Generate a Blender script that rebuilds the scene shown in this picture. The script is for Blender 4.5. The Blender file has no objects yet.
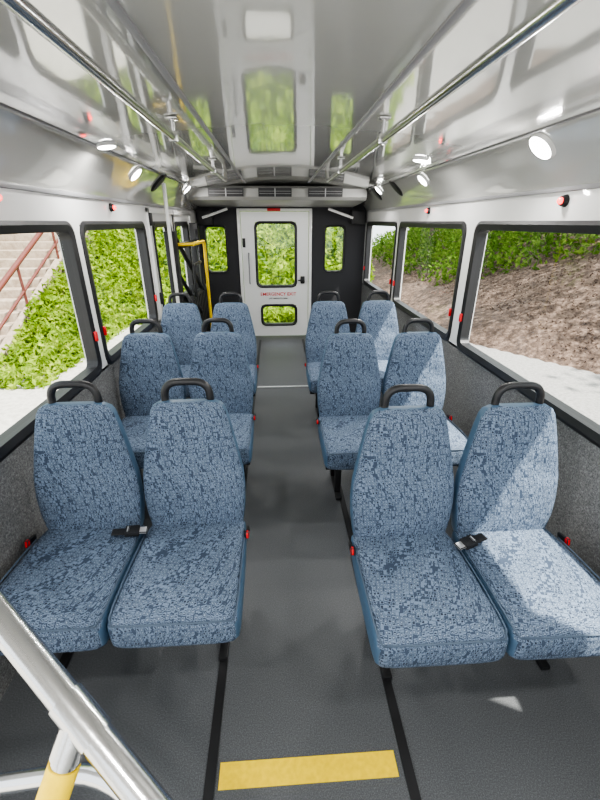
import bpy, bmesh, math, random
from mathutils import Vector, Matrix
random.seed(7)
S = bpy.context.scene
COL = S.collection

# ------------------------------------------------------------ materials
def new_mat(name):
    m = bpy.data.materials.new(name); m.use_nodes = True
    nt = m.node_tree
    return m, nt, nt.nodes["Principled BSDF"]

def pmat(name, col, rough=0.5, metal=0.0, bump=0.0, bscale=200.0, coat=0.0, emis=None, estr=0.0, spec=0.5, var=0.0, vscale=8.0):
    m, nt, b = new_mat(name)
    b.inputs["Base Color"].default_value = (*col, 1)
    b.inputs["Roughness"].default_value = rough
    b.inputs["Metallic"].default_value = metal
    b.inputs["Coat Weight"].default_value = coat
    b.inputs["Specular IOR Level"].default_value = spec
    if emis:
        b.inputs["Emission Color"].default_value = (*emis, 1)
        b.inputs["Emission Strength"].default_value = estr
    tc = nt.nodes.new("ShaderNodeTexCoord")
    if bump > 0:
        n = nt.nodes.new("ShaderNodeTexNoise"); n.inputs["Scale"].default_value = bscale
        n.inputs["Detail"].default_value = 3
        bp = nt.nodes.new("ShaderNodeBump"); bp.inputs["Strength"].default_value = bump
        bp.inputs["Distance"].default_value = 0.01
        nt.links.new(tc.outputs["Object"], n.inputs["Vector"])
        nt.links.new(n.outputs["Fac"], bp.inputs["Height"])
        nt.links.new(bp.outputs["Normal"], b.inputs["Normal"])
        if coat > 0: nt.links.new(bp.outputs["Normal"], b.inputs["Coat Normal"])
    if var > 0:
        n2 = nt.nodes.new("ShaderNodeTexNoise"); n2.inputs["Scale"].default_value = vscale
        n2.inputs["Detail"].default_value = 5
        r = nt.nodes.new("ShaderNodeValToRGB")
        r.color_ramp.elements[0].position = 0.3; r.color_ramp.elements[1].position = 0.7
        r.color_ramp.elements[0].color = (*[c*(1-var) for c in col], 1)
        r.color_ramp.elements[1].color = (*[min(1, c*(1+var)) for c in col], 1)
        nt.links.new(tc.outputs["Object"], n2.inputs["Vector"])
        nt.links.new(n2.outputs["Fac"], r.inputs["Fac"])
        nt.links.new(r.outputs["Color"], b.inputs["Base Color"])
    return m

def speckle_mat(name, cols, scale, rough, bump=0.1, pos=(0.35, 0.5, 0.65)):
    m, nt, b = new_mat(name)
    b.inputs["Roughness"].default_value = rough
    tc = nt.nodes.new("ShaderNodeTexCoord")
    n = nt.nodes.new("ShaderNodeTexNoise"); n.inputs["Scale"].default_value = scale
    n.inputs["Detail"].default_value = 6; n.inputs["Roughness"].default_value = 0.8
    r = nt.nodes.new("ShaderNodeValToRGB"); cr = r.color_ramp
    cr.elements[0].position = pos[0]; cr.elements[0].color = (*cols[0], 1)
    cr.elements[1].position = pos[2]; cr.elements[1].color = (*cols[2], 1)
    e = cr.elements.new(pos[1]); e.color = (*cols[1], 1)
    nt.links.new(tc.outputs["Object"], n.inputs["Vector"])
    nt.links.new(n.outputs["Fac"], r.inputs["Fac"])
    nt.links.new(r.outputs["Color"], b.inputs["Base Color"])
    bp = nt.nodes.new("ShaderNodeBump"); bp.inputs["Strength"].default_value = bump; bp.inputs["Distance"].default_value = 0.005
    nt.links.new(n.outputs["Fac"], bp.inputs["Height"]); nt.links.new(bp.outputs["Normal"], b.inputs["Normal"])
    return m

def fabric_mat():
    m, nt, b = new_mat("seat_fabric")
    b.inputs["Roughness"].default_value = 0.8
    b.inputs["Specular IOR Level"].default_value = 0.3
    tc = nt.nodes.new("ShaderNodeTexCoord")
    def vor(scale, metric, rot, rnd):
        mp = nt.nodes.new("ShaderNodeMapping"); mp.inputs["Rotation"].default_value = rot
        v = nt.nodes.new("ShaderNodeTexVoronoi"); v.distance = metric
        v.inputs["Scale"].default_value = scale; v.inputs["Randomness"].default_value = rnd
        nt.links.new(tc.outputs["Object"], mp.inputs["Vector"]); nt.links.new(mp.outputs["Vector"], v.inputs["Vector"])
        return v
    v1 = vor(80, 'CHEBYCHEV', (0.12, 0.08, 0.25), 0.40)
    r1 = nt.nodes.new("ShaderNodeValToRGB"); r1.color_ramp.interpolation = 'CONSTANT'
    c = r1.color_ramp
    c.elements[0].position = 0; c.elements[0].color = (0.21, 0.265, 0.35, 1)
    c.elements[1].position = 0.20; c.elements[1].color = (0.024, 0.034, 0.056, 1)
    e = c.elements.new(0.31); e.color = (0.155, 0.205, 0.285, 1)
    e = c.elements.new(0.45); e.color = (0.042, 0.060, 0.095, 1)
    nt.links.new(v1.outputs["Distance"], r1.inputs["Fac"])
    v2 = vor(135, 'MANHATTAN', (0.0, 0.4, 0.8), 0.5)
    r2 = nt.nodes.new("ShaderNodeValToRGB"); r2.color_ramp.interpolation = 'CONSTANT'
    c = r2.color_ramp
    c.elements[0].position = 0; c.elements[0].color = (1, 1, 1, 1)
    c.elements[1].position = 0.22; c.elements[1].color = (0, 0, 0, 1)
    nt.links.new(v2.outputs["Distance"], r2.inputs["Fac"])
    mx = nt.nodes.new("ShaderNodeMix"); mx.data_type = 'RGBA'
    mx.inputs[7].default_value = (0.25, 0.31, 0.39, 1)
    nt.links.new(r2.outputs["Color"], mx.inputs[0]); nt.links.new(r1.outputs["Color"], mx.inputs[6])
    nt.links.new(mx.outputs[2], b.inputs["Base Color"])
    n = nt.nodes.new("ShaderNodeTexNoise"); n.inputs["Scale"].default_value = 8; n.inputs["Detail"].default_value = 3
    nt.links.new(tc.outputs["Object"], n.inputs["Vector"])
    bp = nt.nodes.new("ShaderNodeBump"); bp.inputs["Strength"].default_value = 0.6; bp.inputs["Distance"].default_value = 0.04
    nt.links.new(n.outputs["Fac"], bp.inputs["Height"])
    nt.links.new(bp.outputs["Normal"], b.inputs["Normal"])
    return m

def glass_mat():
    m = bpy.data.materials.new("tinted_glass"); m.use_nodes = True
    nt = m.node_tree; nt.nodes.clear()
    o = nt.nodes.new("ShaderNodeOutputMaterial"); mx = nt.nodes.new("ShaderNodeMixShader")
    t = nt.nodes.new("ShaderNodeBsdfTransparent"); t.inputs[0].default_value = (0.92, 0.94, 0.92, 1)
    g = nt.nodes.new("ShaderNodeBsdfGlossy"); g.inputs["Roughness"].default_value = 0.02
    mx.inputs[0].default_value = 0.05
    nt.links.new(t.outputs[0], mx.inputs[1]); nt.links.new(g.outputs[0], mx.inputs[2]); nt.links.new(mx.outputs[0], o.inputs[0])
    return m

def leaf_mat(name, c0, c1, c2):
    m = bpy.data.materials.new(name); m.use_nodes = True
    nt = m.node_tree; nt.nodes.clear()
    o = nt.nodes.new("ShaderNodeOutputMaterial")
    tc = nt.nodes.new("ShaderNodeTexCoord")
    n = nt.nodes.new("ShaderNodeTexNoise"); n.inputs["Scale"].default_value = 3.5; n.inputs["Detail"].default_value = 8; n.inputs["Roughness"].default_value = 0.8
    r = nt.nodes.new("ShaderNodeValToRGB"); cr = r.color_ramp
    cr.elements[0].position = 0.35; cr.elements[0].color = (*c0, 1)
    cr.elements[1].position = 0.65; cr.elements[1].color = (*c2, 1)
    e = cr.elements.new(0.5); e.color = (*c1, 1)
    d = nt.nodes.new("ShaderNodeBsdfDiffuse"); t = nt.nodes.new("ShaderNodeBsdfTranslucent")
    mx = nt.nodes.new("ShaderNodeMixShader"); mx.inputs[0].default_value = 0.4
    nt.links.new(tc.outputs["Object"], n.inputs["Vector"]); nt.links.new(n.outputs["Fac"], r.inputs["Fac"])
    nt.links.new(r.outputs["Color"], d.inputs[0]); nt.links.new(r.outputs["Color"], t.inputs[0])
    nt.links.new(d.outputs[0], mx.inputs[1]); nt.links.new(t.outputs[0], mx.inputs[2]); nt.links.new(mx.outputs[0], o.inputs[0])
    return m

FAB = fabric_mat()
VIN = pmat("blue_vinyl", (0.06, 0.115, 0.185), 0.5, bump=0.1, bscale=300)
PIPE = pmat("seat_piping", (0.07, 0.10, 0.145), 0.6)
RUB = pmat("black_rubber", (0.016, 0.016, 0.018), 0.42, bump=0.05)
BLK = pmat("black_steel", (0.010, 0.010, 0.011), 0.5)
DRK = speckle_mat("dark_panel", [(0.015, 0.015, 0.018), (0.03, 0.03, 0.034), (0.05, 0.05, 0.055)], 120, 0.8)
CEIL = pmat("ceiling_gloss_laminate", (0.61, 0.61, 0.58), 0.09, bump=0.14, bscale=2.2, coat=1.0, spec=0.9)
CEIL.node_tree.nodes["Principled BSDF"].inputs["Coat Roughness"].default_value = 0.04
CEIL.node_tree.nodes["Principled BSDF"].inputs["Coat IOR"].default_value = 1.75
WHT = pmat("white_panel", (0.80, 0.80, 0.79), 0.22, coat=0.4)
CARP = speckle_mat("wall_carpet", [(0.07, 0.07, 0.07), (0.16, 0.16, 0.16), (0.32, 0.32, 0.32)], 140, 0.9, 0.5)
FLOOR = speckle_mat("floor_vinyl", [(0.045, 0.048, 0.052), (0.080, 0.084, 0.089), (0.155, 0.16, 0.165)], 240, 0.48, 0.05)
YEL = pmat("yellow_paint", (0.95, 0.64, 0.005), 0.5, var=0.10, vscale=60)
RED = pmat("red_plastic", (0.65, 0.01, 0.015), 0.35)
REDE = pmat("red_lens", (0.8, 0.02, 0.02), 0.3, emis=(1, 0.02, 0.02), estr=8)
CHR = pmat("brushed_stainless", (0.62, 0.62, 0.62), 0.2, metal=1.0, bump=0.03, bscale=60)
GRYP = pmat("grey_plastic", (0.28, 0.28, 0.29), 0.5)
TRIM = pmat("aluminium_trim", (0.6, 0.6, 0.6), 0.35, metal=0.6)
LENS = pmat("lamp_lens", (1, 1, 1), 0.3, emis=(1, 0.98, 0.95), estr=26)
BELT = pmat("belt_webbing", (0.012, 0.012, 0.014), 0.7, bump=0.3, bscale=500)
GLS = glass_mat()
CONC = speckle_mat("concrete", [(0.33, 0.31, 0.28), (0.44, 0.42, 0.38), (0.54, 0.51, 0.47)], 12, 0.9)
ASPH = speckle_mat("asphalt", [(0.19, 0.185, 0.175), (0.28, 0.27, 0.26), (0.37, 0.36, 0.34)], 20, 0.9)
MULCH = speckle_mat("mulch", [(0.028, 0.017, 0.012), (0.10, 0.064, 0.046), (0.25, 0.175, 0.135)], 9, 0.95, 1.0)
STEP = speckle_mat("stair_stone", [(0.24, 0.18, 0.13), (0.33, 0.26, 0.20), (0.43, 0.35, 0.28)], 8, 0.9)
RAILM = pmat("rail_paint", (0.12, 0.028, 0.02), 0.5)
IVY = leaf_mat("ivy_leaf", (0.05, 0.115, 0.009), (0.24, 0.36, 0.032), (0.55, 0.64, 0.12))
TREEL = leaf_mat("tree_leaf", (0.03, 0.07, 0.010), (0.10, 0.19, 0.03), (0.28, 0.38, 0.08))
UNDER = speckle_mat("undergrowth", [(0.02, 0.045, 0.008), (0.06, 0.12, 0.02), (0.15, 0.24, 0.05)], 5, 0.95, 0.5)
BARK = speckle_mat("bark", [(0.04, 0.03, 0.022), (0.10, 0.075, 0.055), (0.17, 0.13, 0.1)], 14, 0.95, 0.8)

# ------------------------------------------------------------ mesh helpers
def obj_from(name, me, parent=None, loc=(0, 0, 0), mats=None):
    o = bpy.data.objects.new(name, me); COL.objects.link(o); o.location = loc
    if parent: o.parent = parent
    if mats and len(me.materials) == 0:
        for m in mats: me.materials.append(m)
    return o

def empty(name, loc=(0, 0, 0)):
    e = bpy.data.objects.new(name, None); e.empty_display_size = 0.1
    COL.objects.link(e); e.location = loc
    return e

def smooth(me, ang=40):
    for p in me.polygons: p.use_smooth = True
    try: me.set_sharp_from_angle(angle=math.radians(ang))
    except Exception: pass

def boxes_mesh(name, boxes, mats, bevel=0.0):
    bm = bmesh.new()
    for bx in boxes:
        x0, x1, y0, y1, z0, z1 = bx[:6]; mi = bx[6] if len(bx) > 6 else 0
        vs = [bm.verts.new(p) for p in [(x0,y0,z0),(x1,y0,z0),(x1,y1,z0),(x0,y1,z0),(x0,y0,z1),(x1,y0,z1),(x1,y1,z1),(x0,y1,z1)]]
        for f in [(0,3,2,1),(4,5,6,7),(0,1,5,4),(1,2,6,5),(2,3,7,6),(3,0,4,7)]:
            fc = bm.faces.new([vs[i] for i in f]); fc.material_index = mi
    if bevel > 0:
        bmesh.ops.bevel(bm, geom=list(bm.edges), offset=bevel, segments=2, affect='EDGES', profile=0.5)
    me = bpy.data.meshes.new(name); bm.to_mesh(me); bm.free()
    for m in mats: me.materials.append(m)
    if bevel > 0: smooth(me)
    return me

def boxes(name, bl, mats, bevel=0.0, parent=None, loc=(0, 0, 0)):
    return obj_from(name, boxes_mesh(name, bl, mats, bevel), parent, loc)

def tube_bm(bm, pts, r, seg=12, mi=0, closed=False):
    pts = [Vector(p) for p in pts]
    n = len(pts); rings = []
    prev = None
    for i, p in enumerate(pts):
        if closed: t = (pts[(i+1) % n] - pts[i-1]).normalized()
        elif i == 0: t = (pts[1]-pts[0]).normalized()
        elif i == n-1: t = (pts[-1]-pts[-2]).normalized()
        else: t = ((pts[i+1]-p).normalized() + (p-pts[i-1]).normalized()).normalized()
        if prev is None:
            a = Vector((0, 0, 1)) if abs(t.z) < 0.9 else Vector((1, 0, 0))
            nx = t.cross(a).normalized()
        else:
            nx = (prev - t*prev.dot(t)).normalized()
        prev = nx; ny = t.cross(nx)
        rings.append([bm.verts.new(p + nx*(r*math.cos(2*math.pi*k/seg)) + ny*(r*math.sin(2*math.pi*k/seg))) for k in range(seg)])
    m = n if closed else n-1
    for i in range(m):
        a, b = rings[i], rings[(i+1) % n]
        for k in range(seg):
            f = bm.faces.new([a[k], a[(k+1) % seg], b[(k+1) % seg], b[k]]); f.material_index = mi; f.smooth = True
    if not closed:
        for rr in (rings[0], rings[-1]):
            f = bm.faces.new(rr); f.material_index = mi

def tubes(name, lst, mats, parent=None, loc=(0, 0, 0)):
    bm = bmesh.new()
    for t in lst:
        tube_bm(bm, t[0], t[1], t[2] if len(t) > 2 else 14, t[3] if len(t) > 3 else 0)
    bmesh.ops.recalc_face_normals(bm, faces=bm.faces)
    me = bpy.data.meshes.new(name); bm.to_mesh(me); bm.free()
    for m in mats: me.materials.append(m)
    smooth(me, 50)
    return obj_from(name, me, parent, loc)

def arc_pts(pts, rad, seg=6):
    P = [Vector(p) for p in pts]; out = [P[0]]
    for i in range(1, len(P)-1):
        a = (P[i-1]-P[i]); b = (P[i+1]-P[i])
        r = min(rad, a.length*0.45, b.length*0.45)
        s = P[i]+a.normalized()*r; e = P[i]+b.normalized()*r
        for k in range(seg+1):
            t = k/seg
            out.append(s*(1-t)**2 + P[i]*2*t*(1-t) + e*t*t)
    out.append(P[-1]); return out

def rrect(w, h, r, seg=6):
    pts = []
    for cx, cy, a0 in [(w/2-r, h/2-r, 0), (-w/2+r, h/2-r, 90), (-w/2+r, -h/2+r, 180), (w/2-r, -h/2+r, 270)]:
        for k in range(seg+1):
            a = math.radians(a0+90*k/seg); pts.append((cx+r*math.cos(a), cy+r*math.sin(a)))
    return pts

def frame_mesh(name, w, h, r, t, d, mat, mat_glass=None):
    bm = bmesh.new()
    o = rrect(w, h, r); i = rrect(w-2*t, h-2*t, max(r-t*0.6, 0.01))
    m2 = rrect(w-t*0.7, h-t*0.7, r-t*0.2)
    N = len(o)
    prof = [(o, d/2-0.006), (m2, d/2), (i, d/2-0.008), (i, -d/2), (o, -d/2)]
    rings = [[bm.verts.new((p[0], y, p[1])) for p in ring] for ring, y in prof]
    for a in range(5):
        A, B = rings[a], rings[(a+1) % 5]
        for k in range(N):
            bm.faces.new([A[k], A[(k+1) % N], B[(k+1) % N], B[k]])
    if mat_glass:
        vs = [bm.verts.new((p[0], 0, p[1])) for p in i]
        f = bm.faces.new(vs); f.material_index = 1
    bmesh.ops.recalc_face_normals(bm, faces=[f for f in bm.faces if f.material_index == 0])
    me = bpy.data.meshes.new(name); bm.to_mesh(me); bm.free()
    me.materials.append(mat)
    if mat_glass: me.materials.append(mat_glass)
    return me

def loft(name, sections, mats, facemat, cap=True):
    bm = bmesh.new()
    rings = [[bm.verts.new(p) for p in s] for s in sections]
    N = len(rings[0])
    for a in range(len(rings)-1):
        A, B = rings[a], rings[a+1]
        for k in range(N):
            bm.faces.new([A[k], A[(k+1) % N], B[(k+1) % N], B[k]])
    if cap:
        bm.faces.new(rings[0]); bm.faces.new(rings[-1])
    bmesh.ops.recalc_face_normals(bm, faces=bm.faces)
    bm.normal_update()
    for f in bm.faces:
        f.material_index = facemat(f.normal, f.calc_center_median()); f.smooth = True
    me = bpy.data.meshes.new(name); bm.to_mesh(me); bm.free()
    for m in mats: me.materials.append(m)
    return me

def sup(a, n):
    c, s = math.cos(a), math.sin(a)
    return (math.copysign(abs(c)**(2/n), c), math.copysign(abs(s)**(2/n), s))

# ------------------------------------------------------------ SEAT meshes
NR = 48
def lerp_tab(tab, x):
    for i in range(len(tab)-1):
        if x <= tab[i+1][0]:
            t = (x-tab[i][0])/(tab[i+1][0]-tab[i][0]); t = max(0, t)
            return [tab[i][k]+(tab[i+1][k]-tab[i][k])*t for k in range(1, len(tab[i]))]
    return list(tab[-1][1:])

YO = -0.035   # cushion front overhang
def cushion():
    secs = []
    tab = [(0.0, 0.182, 0.440, 0.362), (0.006, 0.201, 0.457, 0.347), (0.02, 0.211, 0.468, 0.338), (0.05, 0.2140, 0.474, 0.335),
           (0.12, 0.2145, 0.477, 0.335), (0.25, 0.2135, 0.470, 0.340), (0.38, 0.211, 0.462, 0.345), (0.45, 0.208, 0.458, 0.347),
           (0.50, 0.202, 0.452, 0.352), (0.515, 0.185, 0.44, 0.36)]
    ys = [0, 0.003, 0.006, 0.012, 0.02, 0.035, 0.05] + [0.05+0.4*k/14 for k in range(1, 15)] + [0.48, 0.50, 0.515]
    for y in ys:
        w, zt, zb = lerp_tab(tab, y)
        zc = (zt+zb)/2; h = (zt-zb)/2
        ring = []
        for k in range(NR):
            cx, cz = sup(2*math.pi*k/NR, 5.5)
            x = w*cx; z = zc+h*cz
            if cz > 0:
                z += 0.010*(1-cx*cx)*min(1, y/0.05)
            ring.append((x, y+YO, z))
        secs.append(ring)
    return loft("cushion_mesh", secs, [FAB, VIN], lambda n, c: 1 if (abs(n.x) > 0.72 or n.z < -0.7) else 0)

def back():
    secs = []
    tab = [(0.385, 0.155, 0.435, 0.075), (0.40, 0.180, 0.430, 0.09), (0.44, 0.194, 0.428, 0.10), (0.52, 0.205, 0.430, 0.105), (0.60, 0.209, 0.440, 0.10),
           (0.68, 0.205, 0.452, 0.095), (0.80, 0.182, 0.472, 0.085), (0.90, 0.160, 0.490, 0.075), (0.950, 0.147, 0.501, 0.065),
           (0.970, 0.136, 0.508, 0.055), (0.983, 0.115, 0.515, 0.040), (0.988, 0.09, 0.522, 0.025)]
    zs = [0.385, 0.39, 0.40, 0.415, 0.44] + [0.44+0.49*k/18 for k in range(1, 19)] + [0.94, 0.95, 0.96, 0.97, 0.977, 0.983, 0.988]
    for z in zs:
        w, yf, th = lerp_tab(tab, z)
        yc = yf+th/2; ring = []
        for k in range(NR):
            cx, cy = sup(2*math.pi*k/NR, 4.5)
            x = w*cx; y = yc+th/2*cy
            if cy < 0:
                y -= 0.010*(1-cx*cx)
                if z > 0.5: y += 0.012*math.exp(-((z-0.74)/0.1)**2)*(1-cx*cx)
            ring.append((x, y, z))
        secs.append(ring)
    return loft("backrest_mesh", secs, [FAB, VIN], lambda n, c: 0 if (n.y < -0.30) else 1)

CUSH = cushion(); BACK = back()

def piping_mesh():
    bm = bmesh.new()
    for s in (1, -1):
        pts = [(s*0.192, 0.010, 0.452), (s*0.203, 0.03, 0.464), (s*0.206, 0.08, 0.467), (s*0.2065, 0.2, 0.466), (s*0.206, 0.36, 0.456), (s*0.203, 0.42, 0.452)]
        tube_bm(bm, [(a, b+YO, c) for a, b, c in pts], 0.0035, 6)
    pts = [(-0.192, 0.008, 0.452), (-0.1, 0.003, 0.4565), (0, 0.002, 0.458), (0.1, 0.003, 0.4565), (0.192, 0.008, 0.452)]
    tube_bm(bm, [(a, b+YO, c) for a, b, c in pts], 0.0035, 6)
    me = bpy.data.meshes.new("piping_mesh"); bm.to_mesh(me); bm.free(); me.materials.append(PIPE)
    return me
PIPM = piping_mesh()

def handle_mesh():
    bm = bmesh.new()
    p = arc_pts([(-0.090, 0.545, 0.93), (-0.086, 0.545, 1.062), (0.086, 0.545, 1.062), (0.090, 0.545, 0.93)], 0.06, 8)
    tube_bm(bm, p, 0.0148, 14)
    me = bpy.data.meshes.new("grab_handle_mesh"); bm.to_mesh(me); bm.free(); me.materials.append(RUB)
    return me
HAND = handle_mesh()

def base_mesh(off):
    bl = [(-0.19, 0.19, 0.08, 0.12, 0.30, 0.345), (-0.19, 0.19, 0.38, 0.42, 0.30, 0.348), (-0.20, -0.165, 0.03, 0.46, 0.31, 0.35), (0.165, 0.20, 0.03, 0.46, 0.31, 0.35),
          (off-0.020, off+0.020, 0.20, 0.24, 0.02, 0.32), (off-0.020, off+0.020, 0.38, 0.42, 0.02, 0.32), (off-0.018, off+0.018, 0.14, 0.46, 0.0, 0.022),
          (off-0.02, off+0.02, 0.22, 0.40, 0.27, 0.31),
          (-0.14, -0.10, 0.44, 0.54, 0.31, 0.345), (0.10, 0.14, 0.44, 0.54, 0.31, 0.345), (-0.14, -0.10, 0.50, 0.54, 0.31, 0.47), (0.10, 0.14, 0.50, 0.54, 0.31, 0.47)]
    return boxes_mesh("seat_base_mesh", bl, [BLK], 0.004)
BASES = {0.10: base_mesh(0.110), -0.10: base_mesh(-0.095)}

BUCK = boxes_mesh("buckle_mesh", [(-0.006, 0.006, -0.022, 0.03, -0.014, 0.014, 0), (-0.007, 0.007, -0.032, -0.014, -0.015, 0.015, 1)], [BLK, RED], 0.003)
LATCH = boxes_mesh("belt_latch_mesh", [(-0.035, 0.02, -0.022, 0.022, -0.010, 0.012, 0), (0.018, 0.050, -0.018, 0.018, -0.003, 0.006, 1), (-0.085, -0.03, -0.019, 0.019, -0.003, 0.002, 0), (-0.03, -0.018, -0.016, 0.016, 0.011, 0.014, 1)], [BELT, TRIM], 0.003)

def seat(x, y, legoff, redside, latch=None, flip=1):
    e = empty("bus_seat", (x, y, 0))
    obj_from("backrest", BACK, e); obj_from("cushion", CUSH, e); obj_from("cushion_piping", PIPM, e)
    obj_from("grab_handle", HAND, e); obj_from("seat_base", BASES[legoff], e)
    b = obj_from("belt_buckle", BUCK, e, (redside*0.2185, 0.375, 0.455)); b.rotation_euler = (math.radians(-15), 0, 0)
    if latch is not None:
        l = obj_from("belt_latch", LATCH, e, (latch, 0.375 if flip > 0 else 0.345, 0.484)); l.rotation_euler = (0.0, 0.10, 0.15 if flip > 0 else math.pi+0.3)
    return e

rows = [(0.93, 0.815, -0.358, -0.791, 0.492, 0.924),
        (2.00, 1.92, -0.376, -0.825, 0.466, 0.902),
        (3.02, 3.04, -0.392, -0.828, 0.468, 0.915)]
for i, (yl, yr, la, lw, ra, rw) in enumerate(rows):
    seat(la, yl, 0.10, 1, None)
    seat(lw, yl, -0.10, -1, 0.195 if i == 0 else None)
    seat(ra, yr, -0.10, -1, None)
    seat(rw, yr, 0.10, 1, -0.20 if i == 0 else None, -1)

# ------------------------------------------------------------ SHELL
XL, XR, XC, HW = -1.06, 1.29, 0.115, 1.175
YF, YB = -1.3, 6.1
ZW = 1.76
boxes("floor", [(XL-0.1, XR+0.1, YF, YB+0.1, -0.12, 0.0)], [FLOOR])
boxes("trim_1", [(-0.262, -0.230, 0.05, 5.9, 0.0005, 0.006)], [BLK], 0.0)
boxes("trim_2", [(0.378, 0.410, 0.05, 5.9, 0.0005, 0.006)], [BLK], 0.0)
boxes("yellow_floor_stripe", [(-0.218, 0.358, 0.662, 0.732, 0.0005, 0.003)], [YEL])
boxes("trim_3", [(-0.22, 0.37, 4.0, 4.03, 0.0005, 0.006)], [TRIM])

ZS, ZT = 0.80, 1.635
def side_wall(name, xin, sgn, wins, y0, y1):
    xo = xin + sgn*0.08
    xa, xb = min(xin, xo), max(xin, xo)
    bl = []
    bl.append((xa, xb, y0, y1, ZT-0.02, ZW+0.02, 1))
    cur = y0
    for (a, b, zs) in wins:
        if a+0.015 > cur: bl.append((xa, xb, cur, a+0.015, zs, ZT-0.02, 1))
        cur = b-0.015
    if cur < y1: bl.append((xa, xb, cur, y1, ZS, ZT-0.02, 1))
    bl.append((xa, xb, y0, y1, 0.0, ZS+0.015, 0))
    return boxes(name, bl, [CARP, WHT])

Lw = [(0.90, 2.36, ZS), (2.43, 3.64, ZS), (3.86, 4.56, ZS), (4.72, 5.42, ZS)]
Rw = [(0.53, 2.72, ZS), (2.84, 4.42, ZS), (4.50, 5.98, ZS)]
side_wall("wall_left", XL, -1, Lw, 0.45, YB)
side_wall("wall_right", XR, 1, [(-0.95, 0.0, ZS)] + Rw, YF, YB)
boxes("trim_4", [(XL-0.08, XL, YF, 0.45, ZT, ZW+0.02), (XL-0.08, XL, YF, -0.95, 0, ZT)], [WHT])
n = 0
def window(xin, sgn, a, b, latch=True):
    global n
    n += 1
    w, h = b-a, ZT-ZS
    e = empty("window_%d" % n, (xin+sgn*0.022, (a+b)/2, (ZS+ZT)/2))
    o = obj_from("window_frame", frame_mesh("window_frame", w, h, 0.075, 0.05, 0.07, RUB, GLS), e)
    o.rotation_euler = (0, 0, math.radians(90 if sgn > 0 else -90))
    if latch:
        x0, x1 = (0.030, 0.048) if sgn < 0 else (-0.048, -0.030)
        for s in ((1, -1) if w > 1 else (1,)):
            yy = s*(w/2-0.03)
            boxes("release_latch", [(x0, x1, yy-0.009, yy+0.009, -0.22, -0.165, 0)], [RED], 0.004, e)
for (a, b, z) in Lw[:2]: window(XL, -1, a, b)
for (a, b, z) in Lw[2:]: window(XL, -1, a, b, latch=False)
for (a, b, z) in Rw: window(XR, 1, a, b)
window(XR, 1, -0.95, 0.0, latch=False)

dl = empty("door_1", (XL, 4.65, 0))
boxes("door_leaf_edges", [(0, 0.018, -0.93, -0.88, 0.02, 1.74, 0), (0, 0.018, 0.88, 0.93, 0.02, 1.74, 0), (0, 0.018, -0.02, 0.02, 0.02, 1.74, 1), (0, 0.018, -0.93, 0.93, 1.70, 1.74, 0)], [WHT, BLK], 0.003, dl)
boxes("door_hinges", [(0.018, 0.035, -0.92, -0.86, z, z+0.10, 0) for z in (0.3, 0.95, 1.6)], [BLK], 0.003, dl)

boxes("wall_front", [(XL-0.08, XR+0.08, YF-0.08, YF, -0.1, 0.85), (XL-0.08, XL+0.06, YF-0.08, YF, 0.85, 1.8), (XR-0.06, XR+0.08, YF-0.08, YF, 0.85, 1.8)], [WHT])

# ceiling
half = [(1.175, 1.762), (1.160, 1.80), (1.08, 1.895), (1.010, 1.962), (0.985, 1.978), (0.90, 1.990), (0.70, 2.010), (0.43, 2.032), (0.20, 2.042), (0.0, 2.045)]
prof = [(XC-h, z) for h, z in half] + [(XC+h, z) for h, z in reversed(half[:-1])]
bm = bmesh.new()
NY = 12
rws = [[bm.verts.new((x, YF+(YB-YF)*j/NY, z)) for x, z in prof] for j in range(NY+1)]
for j in range(NY):
    for k in range(len(prof)-1):
        f = bm.faces.new([rws[j][k], rws[j][k+1], rws[j+1][k+1], rws[j+1][k]]); f.smooth = True
top = [[bm.verts.new((x*1.06, YF+(YB-YF)*j, z+0.06)) for x, z in prof] for j in (0, 1)]
for k in range(len(prof)-1):
    bm.faces.new([top[0][k], top[0][k+1], top[1][k+1], top[1][k]])
me = bpy.data.meshes.new("ceiling"); bm.to_mesh(me); bm.free(); me.materials.append(CEIL)
smooth(me, 25)
obj_from("ceiling", me)
def zceil(x):
    h = abs(x-XC)
    for i in range(len(half)-1):
        if half[i+1][0] <= h <= half[i][0]:
            t = (h-half[i+1][0])/(half[i][0]-half[i+1][0])
            return half[i+1][1]+(half[i][1]-half[i+1][1])*t
    return 1.76
k = 5
for x, w in [(-0.31, 0.02), (0.40, 0.02), (XC-0.985, 0.014), (XC+0.985, 0.014)]:
    z = zceil(x)
    boxes("trim_%d" % k, [(x-w/2, x+w/2, YF, 5.1, z-0.006, z+0.004)], [GRYP], 0.0015); k += 1
for s in (-1, 1):
    x = XC+s*1.172
    boxes("trim_%d" % k, [(x-0.012, x+0.012, YF, 5.9, 1.752, 1.772)], [GRYP], 0.003); k += 1

for x in (-0.41, 0.475):
    z = 1.955
    e = empty("ceiling_grab_rail", (x, 0, 0))
    zt = zceil(x)
    tubes("rail", [(arc_pts([(0, -0.6, z), (0, 3.95, z), (0, 4.02, zt-0.003)], 0.06), 0.0155)], [CHR], e)
    ys = (0.74, 2.0, 3.2)
    tubes("brackets", [([(0, y, z-0.0), (0, y, zt-0.004)], 0.011) for y in ys], [CHR], e)
    boxes("bracket_plates", [(-0.025, 0.025, y-0.025, y+0.025, zt-0.010, zt-0.001) for y in ys] + [(-0.019, 0.019, y-0.014, y+0.014, z-0.0185, z+0.0185) for y in ys], [CHR], 0.004, e)

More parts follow.
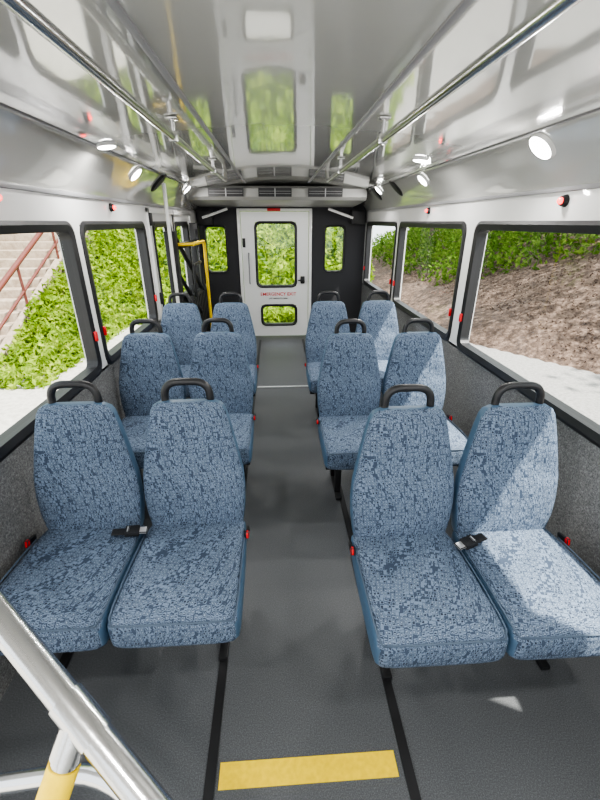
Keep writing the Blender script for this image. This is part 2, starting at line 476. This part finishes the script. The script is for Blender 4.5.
def lamp(x, y, power=6, r=0.05):
    z = zceil(x); d = 0.01
    dz = (zceil(x+d)-zceil(x-d))/(2*d)
    nrm = Vector((dz, 0, -1)).normalized()
    e = empty("ceiling_lamp", Vector((x, y, z)))
    e.rotation_euler = nrm.to_track_quat('-Z', 'Y').to_euler()
    bm = bmesh.new()
    bmesh.ops.create_cone(bm, cap_ends=True, segments=32, radius1=r, radius2=r*1.2, depth=0.012, matrix=Matrix.Translation((0, 0, -0.006)))
    me = bpy.data.meshes.new("bezel"); bm.to_mesh(me); bm.free(); me.materials.append(WHT)
    obj_from("bezel", me, e)
    bm = bmesh.new()
    bmesh.ops.create_uvsphere(bm, u_segments=24, v_segments=12, radius=r*0.98, matrix=Matrix.Translation((0, 0, -0.010)) @ Matrix.Scale(0.22, 4, (0, 0, 1)))
    me = bpy.data.meshes.new("lens"); bm.to_mesh(me); bm.free(); me.materials.append(LENS)
    for p in me.polygons: p.use_smooth = True
    obj_from("lens", me, e)
    L = bpy.data.lights.new("lamp_light", 'AREA'); L.shape = 'DISK'; L.size = r*1.6; L.energy = power; L.color = (1, 0.98, 0.95)
    lo = bpy.data.objects.new("lamp_light", L); COL.objects.link(lo); lo.parent = e; lo.location = (0, 0, -0.026)
for x, y, r in [(1.16, 1.95, 0.060), (1.16, 3.45, 0.05), (0.94, 2.9, 0.045), (-0.93, 3.15, 0.05), (-0.83, 2.4, 0.045), (1.16, 0.3, 0.06), (-0.93, 0.3, 0.06), (1.14, 4.8, 0.05), (-0.91, 4.8, 0.05)]:  # the inner left entry stands in for a streaky ceiling reflection
    lamp(x, y, 7.5, r)
lamp(XC, -0.4, 14)  # unseen extra lamp behind the camera, added to brighten the cabin

for x, s, ys in [(XR, 1, (1.9, 3.6)), (XL, -1, (1.75, 2.95))]:
    for y in ys:
        e = empty("emergency_exit_lamp", (x-s*0.002, y, 1.715))
        bm = bmesh.new()
        bmesh.ops.create_cone(bm, cap_ends=True, segments=20, radius1=0.026, radius2=0.02, depth=0.02, matrix=Matrix.Rotation(math.radians(-90*s), 4, 'Y') @ Matrix.Translation((0, 0, 0.01)))
        me = bpy.data.meshes.new("housing"); bm.to_mesh(me); bm.free(); me.materials.append(BLK); obj_from("housing", me, e)
        bm = bmesh.new()
        bmesh.ops.create_uvsphere(bm, u_segments=14, v_segments=8, radius=0.014, matrix=Matrix.Translation((-s*0.022, 0, 0)))
        me = bpy.data.meshes.new("lens"); bm.to_mesh(me); bm.free(); me.materials.append(REDE); obj_from("lens", me, e)

for x, y in [(-0.93, 3.75), (1.16, 4.2), (1.16, 5.0)]:
    z = zceil(x); dz = (zceil(x+0.01)-zceil(x-0.01))/0.02
    e = empty("ceiling_speaker", (x, y, z)); e.rotation_euler = Vector((dz, 0, -1)).normalized().to_track_quat('-Z', 'Y').to_euler()
    bm = bmesh.new()
    bmesh.ops.create_cone(bm, cap_ends=True, segments=28, radius1=0.05, radius2=0.062, depth=0.016, matrix=Matrix.Translation((0, 0, -0.008)) @ Matrix.Scale(1.7, 4, (0, 1, 0)))
    me = bpy.data.meshes.new("grille"); bm.to_mesh(me); bm.free(); me.materials.append(BLK); obj_from("grille", me, e)

# ------------------------------------------------------------ REAR WALL
bl = []
dx0, dx1 = -0.51, 0.53
wl = (-0.98, -0.66, 0.95, 1.59); wr = (0.70, 1.01, 0.95, 1.59)
y0, y1 = YB, YB+0.08
T = 0.015
bl += [(XL-0.08, wl[0]+T, y0, y1, 0, 2.05), (wl[1]-T, dx0, y0, y1, 0, 2.05), (wl[0]+T, wl[1]-T, y0, y1, 0, wl[2]+T), (wl[0]+T, wl[1]-T, y0, y1, wl[3]-T, 2.05),
       (dx1, wr[0]+T, y0, y1, 0, 2.05), (wr[1]-T, XR+0.08, y0, y1, 0, 2.05), (wr[0]+T, wr[1]-T, y0, y1, 0, wr[2]+T), (wr[0]+T, wr[1]-T, y0, y1, wr[3]-T, 2.05),
       (dx0, dx1, y0, y1, 1.80, 2.05)]
boxes("wall_back", bl, [DRK])
for q in (wl, wr):
    n += 1
    e = empty("window_%d" % n, ((q[0]+q[1])/2, YB+0.02, (q[2]+q[3])/2))
    o = obj_from("window_frame", frame_mesh("rear_window_frame", q[1]-q[0], q[3]-q[2], 0.07, 0.025, 0.07, RUB, GLS), e)
    o.rotation_euler = (0, 0, math.pi)

d = empty("door_2", (0.01, YB, 0))
ux0, ux1, uz0, uz1 = -0.29, 0.31, 0.74, 1.64
lx0, lx1, lz0, lz1 = -0.24, 0.31, 0.17, 0.50
bl = [(-0.47, ux0+T, 0.0, 0.05, 0.02, 1.76), (ux1-T, 0.47, 0.0, 0.05, 0.02, 1.76), (ux0+T, ux1-T, 0, 0.05, uz1-T, 1.76), (ux0+T, ux1-T, 0, 0.05, lz1-T, uz0+T), (ux0+T, ux1-T, 0, 0.05, 0.02, lz0+T),
      (ux0+T, lx0+T, 0, 0.05, lz0+T, lz1-T)]
boxes("door_leaf", bl, [WHT], 0.0, d)
boxes("door_jamb", [(-0.52, -0.475, -0.025, 0.06, 0, 1.80), (0.475, 0.52, -0.025, 0.06, 0, 1.80), (-0.475, 0.475, -0.025, 0.06, 1.765, 1.80)], [WHT], 0.006, d)
for (a, b, c, e2) in [(ux0, ux1, uz0, uz1), (lx0, lx1, lz0, lz1)]:
    o = obj_from("door_glazing", frame_mesh("door_glazing", b-a, e2-c, 0.08, 0.035, 0.07, RUB, GLS), d, ((a+b)/2, 0.02, (c+e2)/2))
    o.rotation_euler = (0, 0, math.pi)
boxes("door_handle", [(0.36, 0.42, -0.03, 0.0, 0.80, 0.90), (0.32, 0.40, -0.05, -0.03, 0.84, 0.855), (-0.46, -0.42, -0.02, 0.0, 0.3, 0.42), (-0.46, -0.42, -0.02, 0.0, 1.3, 1.42)], [BLK], 0.004, d)
tubes("door_grab_bar", [(arc_pts([(-0.38, 0, 0.8), (-0.38, -0.06, 0.82), (-0.38, -0.06, 1.2), (-0.38, 0, 1.22)], 0.03), 0.010)], [GRYP], d)
for txt, z, sz, m in [("EMERGENCY EXIT", 0.625, 0.066, RED), ("LIFT HANDLE TO OPEN", 0.575, 0.026, BLK)]:
    c = bpy.data.curves.new("door_lettering", 'FONT'); c.body = txt; c.size = sz; c.align_x = 'CENTER'; c.extrude = 0.0008; c.offset = 0.0008
    c.materials.append(m)
    o = bpy.data.objects.new("door_lettering", c); COL.objects.link(o); o.parent = d
    o.location = (0.03, -0.002, z); o.rotation_euler = (math.radians(90), 0, 0)
boxes("red_exit_sign", [(-0.09, 0.09, 0, 0.012, 0, 0.035, 0)], [RED], 0.003, None, (0.0, YB-0.04, 1.765))

# air conditioning unit
ac = empty("air_conditioner", (0, 0, 0))
bm = bmesh.new()
pr = [(5.25, 2.01), (5.18, 1.98), (5.17, 1.895), (5.22, 1.862), (5.55, 1.84), (6.09, 1.815), (6.09, 2.01)]
AX0, AX1 = -1.0, 1.09
A = [bm.verts.new((AX0, y, min(z, 1.93) if z > 1.93 else z)) for y, z in pr]
AA = [bm.verts.new((AX0+0.12, y, z)) for y, z in pr]; BB = [bm.verts.new((AX1-0.02, y, z)) for y, z in pr]
B = [bm.verts.new((AX1, y, min(z, 1.95))) for y, z in pr]
for P, Q in ((A, AA), (AA, BB), (BB, B)):
    for i in range(len(pr)):
        j = (i+1) % len(pr); bm.faces.new([P[i], P[j], Q[j], Q[i]])
bm.faces.new(A); bm.faces.new(B[::-1]); bmesh.ops.recalc_face_normals(bm, faces=bm.faces)
me = bpy.data.meshes.new("housing"); bm.to_mesh(me); bm.free(); me.materials.append(pmat("ac_plastic", (0.28, 0.28, 0.27), 0.35))
obj_from("housing", me, ac)
bl = []
for a, b in [(-0.74, -0.34), (-0.17, 0.21), (0.40, 0.80)]:
    bl.append((a, b, 5.155, 5.18, 1.895, 1.985, 0))
    for j in range(2): bl.append((a+0.01, b-0.01, 5.150, 5.158, 1.925+j*0.025, 1.928+j*0.025, 1))
    mid = (a+b)/2; bl.append((mid-0.006, mid+0.006, 5.148, 5.158, 1.895, 1.985, 1))
boxes("air_vents", bl, [BLK, GRYP], 0.0, ac)

boxes("rear_speaker_box", [(-0.10, 0.10, -0.12, 0.0, -0.10, 0.08)], [BLK], 0.012, None, (-0.93, YB-0.01, 1.70))
boxes("rear_speaker_box", [(-0.10, 0.10, -0.12, 0.0, -0.10, 0.08)], [BLK], 0.012, None, (1.16, YB-0.01, 1.70))
for s, x in ((-1, -0.78), (1, 0.90)):
    tubes("rear_door_strut", [([(x-s*0.0-0.17, YB-0.20, 1.79 if s > 0 else 1.68), (x+0.17, YB-0.20, 1.68 if s > 0 else 1.79)], 0.017)], [WHT])

# wheelchair lift
wl_ = empty("wheelchair_lift", (0, 0, 0))
boxes("lift_towers", [(-1.03, -0.93, 4.10, 4.20, 0, 1.55), (-1.03, -0.93, 5.35, 5.45, 0, 1.62), (-1.03, -0.93, 4.1, 5.45, 0.0, 0.08), (-0.98, -0.93, 4.2, 5.35, 1.38, 1.44)], [BLK], 0.008, wl_)
boxes("folded_platform", [(-0.90, -0.86, 4.30, 5.25, 0.10, 0.92), (-0.93, -0.90, 4.6, 4.65, 0.1, 1.0), (-0.93, -0.90, 4.95, 5.0, 0.1, 1.0)] +
      [(-0.86, -0.85, 4.32+i*0.1, 4.36+i*0.1, 0.14, 0.88) for i in range(10)], [BLK], 0.004, wl_)
tubes("lift_arms", [([(-0.95, 4.18, 1.50), (-0.84, 4.75, 0.95)], 0.022), ([(-0.95, 5.38, 1.55), (-0.84, 4.85, 0.95)], 0.022), ([(-0.95, 4.18, 1.15), (-0.84, 4.6, 0.7)], 0.02)], [BLK], wl_)
tubes("lift_handrails", [(arc_pts([(-0.80, 4.25, 1.43), (-0.80, 4.95, 1.43), (-0.80, 4.95, 0.35)], 0.07), 0.018),
                         ([(-0.80, 4.25, 1.43), (-0.93, 4.2, 1.43)], 0.015), ([(-0.80, 4.95, 0.35), (-0.87, 4.95, 0.35)], 0.015)], [YEL], wl_)
tubes("lift_stow_bar", [(arc_pts([(-0.84, 4.4, 0.90), (-0.84, 4.4, 1.22), (-0.84, 4.85, 1.22), (-0.84, 4.85, 0.9)], 0.05), 0.015)], [BLK], wl_)
tubes("grab_pole", [([(-0.93, 3.92, 0.0), (-0.93, 3.92, 1.93)], 0.016), ([(-0.93, 3.92, 0.0), (-0.93, 3.92, 0.015)], 0.035)], [WHT])

# stanchion at the entrance
st = empty("entrance_stanchion", (0, 0, 0))
A = Vector((-0.351, 0.361, 1.200)); B = Vector((-0.137, 0.217, 1.056))
J = A*0.44+B*0.56
dAB = (A-B)
W = A + dAB*((A.x-XL-0.005)/abs(dAB.x))
E = B - dAB*1.05
tubes("upper_rail", [(arc_pts([W, A, B, E, (E.x, E.y, 0.0)], 0.07, 8), 0.0170, 20)], [CHR], st)
dj = Vector((-0.030, -0.046, -0.076)); K = J + dj*(J.z/0.076)
tubes("diagonal_post", [([J, K], 0.0155, 20)], [CHR], st)
cap = J + dj.normalized()*0.048
tubes("yellow_grip", [([cap, cap+dj.normalized()*0.35], 0.0172, 20)], [YEL], st)
ad = dAB.normalized()
tubes("tee_joint", [([J-ad*0.028, J+ad*0.028], 0.0192, 20), ([J, J+dj.normalized()*0.040], 0.0185, 20)], [CHR], st)
tubes("floor_flanges", [([(E.x, E.y, 0), (E.x, E.y, 0.012)], 0.04, 20), ([(K.x, K.y, 0), (K.x, K.y, 0.012)], 0.04, 20), ([W-Vector((0.0, 0, 0)), W+Vector((0.012, 0, 0))], 0.04, 20)], [CHR], st)
tubes("lower_rail", [(arc_pts([(XL+0.002, 0.482, 0.477), (-0.557, 0.425, 0.665), (-0.31, 0.397, 0.757), (E.x, E.y, 0.80)], 0.1), 0.016, 20)], [CHR], st)

# ------------------------------------------------------------ OUTSIDE
GZ = -0.70
boxes("ground", [(-30, 30, -25, 40, GZ-0.3, GZ)], [ASPH])
P0 = Vector((-4.5, 6.3))
boxes("sidewalk", [(-3.5, -1.6, -12, 30, GZ+0.002, GZ+0.10), (-14, -3.5, -12, P0.y+0.02, GZ+0.002, GZ+0.10)], [CONC])

def st_coords(x, y): return P0.x-x, y-P0.y
def wob(x, y, a=1.0):
    return a*(0.10*math.sin(x*2.1+y*1.3)+0.08*math.sin(y*3.7-x*1.1)+0.05*math.sin(x*5.3+y*4.1))
def hz(x, y):
    s, t = st_coords(x, y)
    base = GZ-0.05 + 0.62*max(0, -3.4-x)
    if s > -0.05:
        if t < 0.2: return GZ-0.2
        if s < 3.3: return min(base, GZ-0.3+0.48*t) if t < 5 else GZ+0.48*min(t, 8)
        return base
    fr = min(1, max(0, (-3.45-x)/1.0))
    return GZ + fr*(0.46*min(9, max(0, t+0.25))) + wob(x, y, 0.5*fr)
def grid(name, x0, x1, y0, y1, nx, ny, fz, mat, parent=None):
    vs = []; fs = []
    for j in range(ny+1):
        for i in range(nx+1):
            x = x0+(x1-x0)*i/nx; y = y0+(y1-y0)*j/ny
            vs.append((x, y, fz(x, y)))
    for j in range(ny):
        for i in range(nx):
            a = j*(nx+1)+i; fs.append((a, a+1, a+nx+2, a+nx+1))
    me = bpy.data.meshes.new(name); me.from_pydata(vs, [], fs); me.materials.append(mat); smooth(me, 180)
    return obj_from(name, me, parent)

def leaves(name, pts, size, mat, parent=None):
    vs = []; fs = []
    for p in pts:
        a = Vector((random.gauss(0, 1), random.gauss(0, 1), random.gauss(0, 1))).normalized()
        b = a.cross(Vector((random.gauss(0, 1), random.gauss(0, 1), random.gauss(0, 1)))).normalized()
        s = size*random.uniform(0.6, 1.3); p = Vector(p); i = len(vs)
        c = a.cross(b)*s*0.12
        vs += [p-a*s, p-b*s*0.45+c, p+a*s, p+b*s*0.45+c]; fs += [(i, i+1, i+2), (i, i+2, i+3)]
    me = bpy.data.meshes.new(name); me.from_pydata([tuple(v) for v in vs], [], fs); me.materials.append(mat)
    return obj_from(name, me, parent)

hl = empty("ivy_hillside", (0, 0, 0))
grid("soil", -16, -3.45, 3.5, 24, 60, 100, hz, UNDER, hl)
pts = []
while len(pts) < 36000:
    if random.random() < 0.6:
        x = random.uniform(-4.55, -3.4); y = random.uniform(5.6, 18)
    else:
        x = -4.5-10*random.random()**1.4; y = random.uniform(8.0, 22)
    s, t = st_coords(x, y)
    if s > -0.08 and s < 3.3 and t < 5: continue
    if s > -0.12 and t < 0.2: continue
    pts.append((x, y, hz(x, y)+random.random()**1.5*0.34*min(1, (-3.3-x)*3)))
leaves("ivy_leaves", pts, 0.068, IVY, hl)
pts = []
for c in range(26):
    cx = random.uniform(-15, -4.2); cy = random.uniform(14.5, 24); R = random.uniform(1.2, 2.2); cz = max(1.6, hz(cx, cy))+random.uniform(0.3, 1.8)
    for q in range(420):
        v = Vector((random.gauss(0, 1), random.gauss(0, 1), random.gauss(0, 1))).normalized()*R*random.uniform(0.75, 1)
        pts.append((cx+v.x, cy+v.y, cz+v.z*0.9))
leaves("hedge_leaves", pts, 0.16, IVY, hl)

e = empty("outdoor_staircase", (P0.x, P0.y, GZ)); e.rotation_euler = (0, 0, math.pi/2)
bl = []
for i in range(14):
    bl.append((0.33*i+0.03, 0.33*i+0.40 if i < 13 else 6.5, 0.12, 3.2, 0.16*i-0.3 if i else 0, 0.16*(i+1)))
boxes("steps", bl, [STEP], 0.012, e)
slope = 0.16/0.33
bm = bmesh.new()
sp = [(0, 0), (0, 0.22), (4.4, 0.22+slope*4.4), (4.4, slope*4.4-0.6), (0.8, 0)]
A_ = [bm.verts.new((a, -0.02, b)) for a, b in sp]; B_ = [bm.verts.new((a, 0.12, b)) for a, b in sp]
for i in range(5): bm.faces.new([A_[i], A_[(i+1) % 5], B_[(i+1) % 5], B_[i]])
bm.faces.new(A_); bm.faces.new(B_); bmesh.ops.recalc_face_normals(bm, faces=bm.faces)
me = bpy.data.meshes.new("stringer"); bm.to_mesh(me); bm.free(); me.materials.append(STEP); obj_from("stringer", me, e)
rl = [([(0.0, 0.05, 0.0), (0.0, 0.05, 0.95)], 0.025, 8)]
for t in (1.4, 2.9, 4.4): rl.append(([(t, 0.05, slope*t), (t, 0.05, slope*t+0.95)], 0.025, 8))
rl.append((arc_pts([(-0.35, 0.05, 0.55), (-0.3, 0.05, 0.86), (0, 0.05, 0.97), (4.5, 0.05, slope*4.5+0.95), (5.6, 0.05, slope*4.5+0.95)], 0.1), 0.046, 10))
rl.append(([(0, 0.05, 0.50), (4.4, 0.05, slope*4.4+0.50)], 0.026, 8))
tubes("handrail", rl, [RAILM], e)

# rear bank
hb = empty("shrub_bank", (0, 0, 0))
fb = lambda x, y: GZ-0.05+0.75*max(0, y-10)+wob(x, y, min(1, y-9.5))
grid("soil", -3.4, 2.6, 9.5, 18, 40, 30, fb, UNDER, hb)
pts = []
while len(pts) < 13000:
    x = random.uniform(-3.4, 2.6); y = 9.6+7*random.random()**1.5
    pts.append((x, y, fb(x, y)+random.random()*0.45))
leaves("shrub_leaves", pts, 0.10, IVY, hb)

# right slope
hm = empty("mulch_slope", (0, 0, 0))
def x0r(y): return max(3.9, min(5.6, 4.1+0.68*(7.8-y)))
def hr(x, y):
    d_ = max(0, x-x0r(y))
    return GZ-0.03+(0.43*d_ if d_ > 0.01 else 0)+wob(x, y, 0.4*min(1, d_))
grid("mulch_bed", 3.9, 16, -6, 26, 80, 140, hr, MULCH, hm)
pts = []
while len(pts) < 27000:
    x = random.uniform(5.0, 13.5); y = random.uniform(-2, 26)
    lim = 8.7 if y < 7.5 else max(4.6, 8.7-(y-7.5)*0.75)
    if x < lim: continue
    if random.random() > 0.35+0.4*(x-lim)+0.3*math.sin(y*1.7+x): continue
    pts.append((x, y, hr(x, y)+random.random()*0.6))
leaves("shrub_leaves", pts, 0.10, TREEL, hm)
pts = []
for i in range(14000):
    x = random.uniform(5.0, 10.5); y = random.uniform(2, 18)
    if x < x0r(y)+0.1: continue
    pts.append((x, y, hr(x, y)+0.01))
leaves("mulch_chips", pts, 0.03, MULCH, hm)
for (tx, ty, th) in [(9.6, 4.6, 4.6), (9.2, 7.0, 5.0), (9.4, 9.5, 5.2), (9.6, 12.5, 5.5), (8.0, 15.5, 6), (9.5, 19.5, 6.2), (10.8, 0.0, 6), (7.0, 19.0, 5.6)]:
    e = empty("shade_tree", (tx, ty, hr(tx, ty)-0.1))
    tubes("trunk", [([(0, 0, 0), (0.08, 0.03, th*0.4), (0.0, 0.1, th*0.85)], 0.08, 10), ([(0.05, 0.03, th*0.45), (0.8, 0.4, th*0.75)], 0.04, 8), ([(0.05, 0.03, th*0.5), (-0.7, -0.5, th*0.8)], 0.04, 8)], [BARK], e)
    pts = []
    for c in range(11):
        cc = Vector((random.uniform(-1.7, 1.5), random.uniform(-1.8, 1.8), th*random.uniform(0.62, 1.0)))
        for q in range(140):
            v = Vector((random.gauss(0, 1), random.gauss(0, 1), random.gauss(0, 1)*0.7))*0.5
            pts.append(cc+v)
    o = leaves("canopy", pts, 0.14, TREEL, e)

# ------------------------------------------------------------ LIGHT
sd = bpy.data.lights.new("sun", 'SUN'); sd.energy = 15.0; sd.angle = math.radians(1.2); sd.color = (1, 0.96, 0.9)
so = bpy.data.objects.new("sun", sd); COL.objects.link(so); so.location = (6, -4, 12)
so.rotation_euler = Vector((-0.50, 0.25, -1.0)).to_track_quat('-Z', 'Y').to_euler()
w = bpy.data.worlds.new("World"); S.world = w; w.use_nodes = True
bg = w.node_tree.nodes["Background"]; bg.inputs[0].default_value = (0.90, 0.95, 1.0, 1); bg.inputs[1].default_value = 2.8
S.view_settings.view_transform = 'AgX'
try: S.view_settings.look = 'AgX - Medium High Contrast'
except Exception: pass
S.view_settings.exposure = 0.08

# ------------------------------------------------------------ CAMERA
c = bpy.data.cameras.new("camera"); c.sensor_fit = 'VERTICAL'; c.sensor_height = 24; c.lens = 12.0; c.clip_start = 0.02
co = bpy.data.objects.new("camera", c); COL.objects.link(co)
co.location = (0, 0, 1.63); co.rotation_euler = (math.radians(66), 0, math.radians(-3.4))
S.camera = co
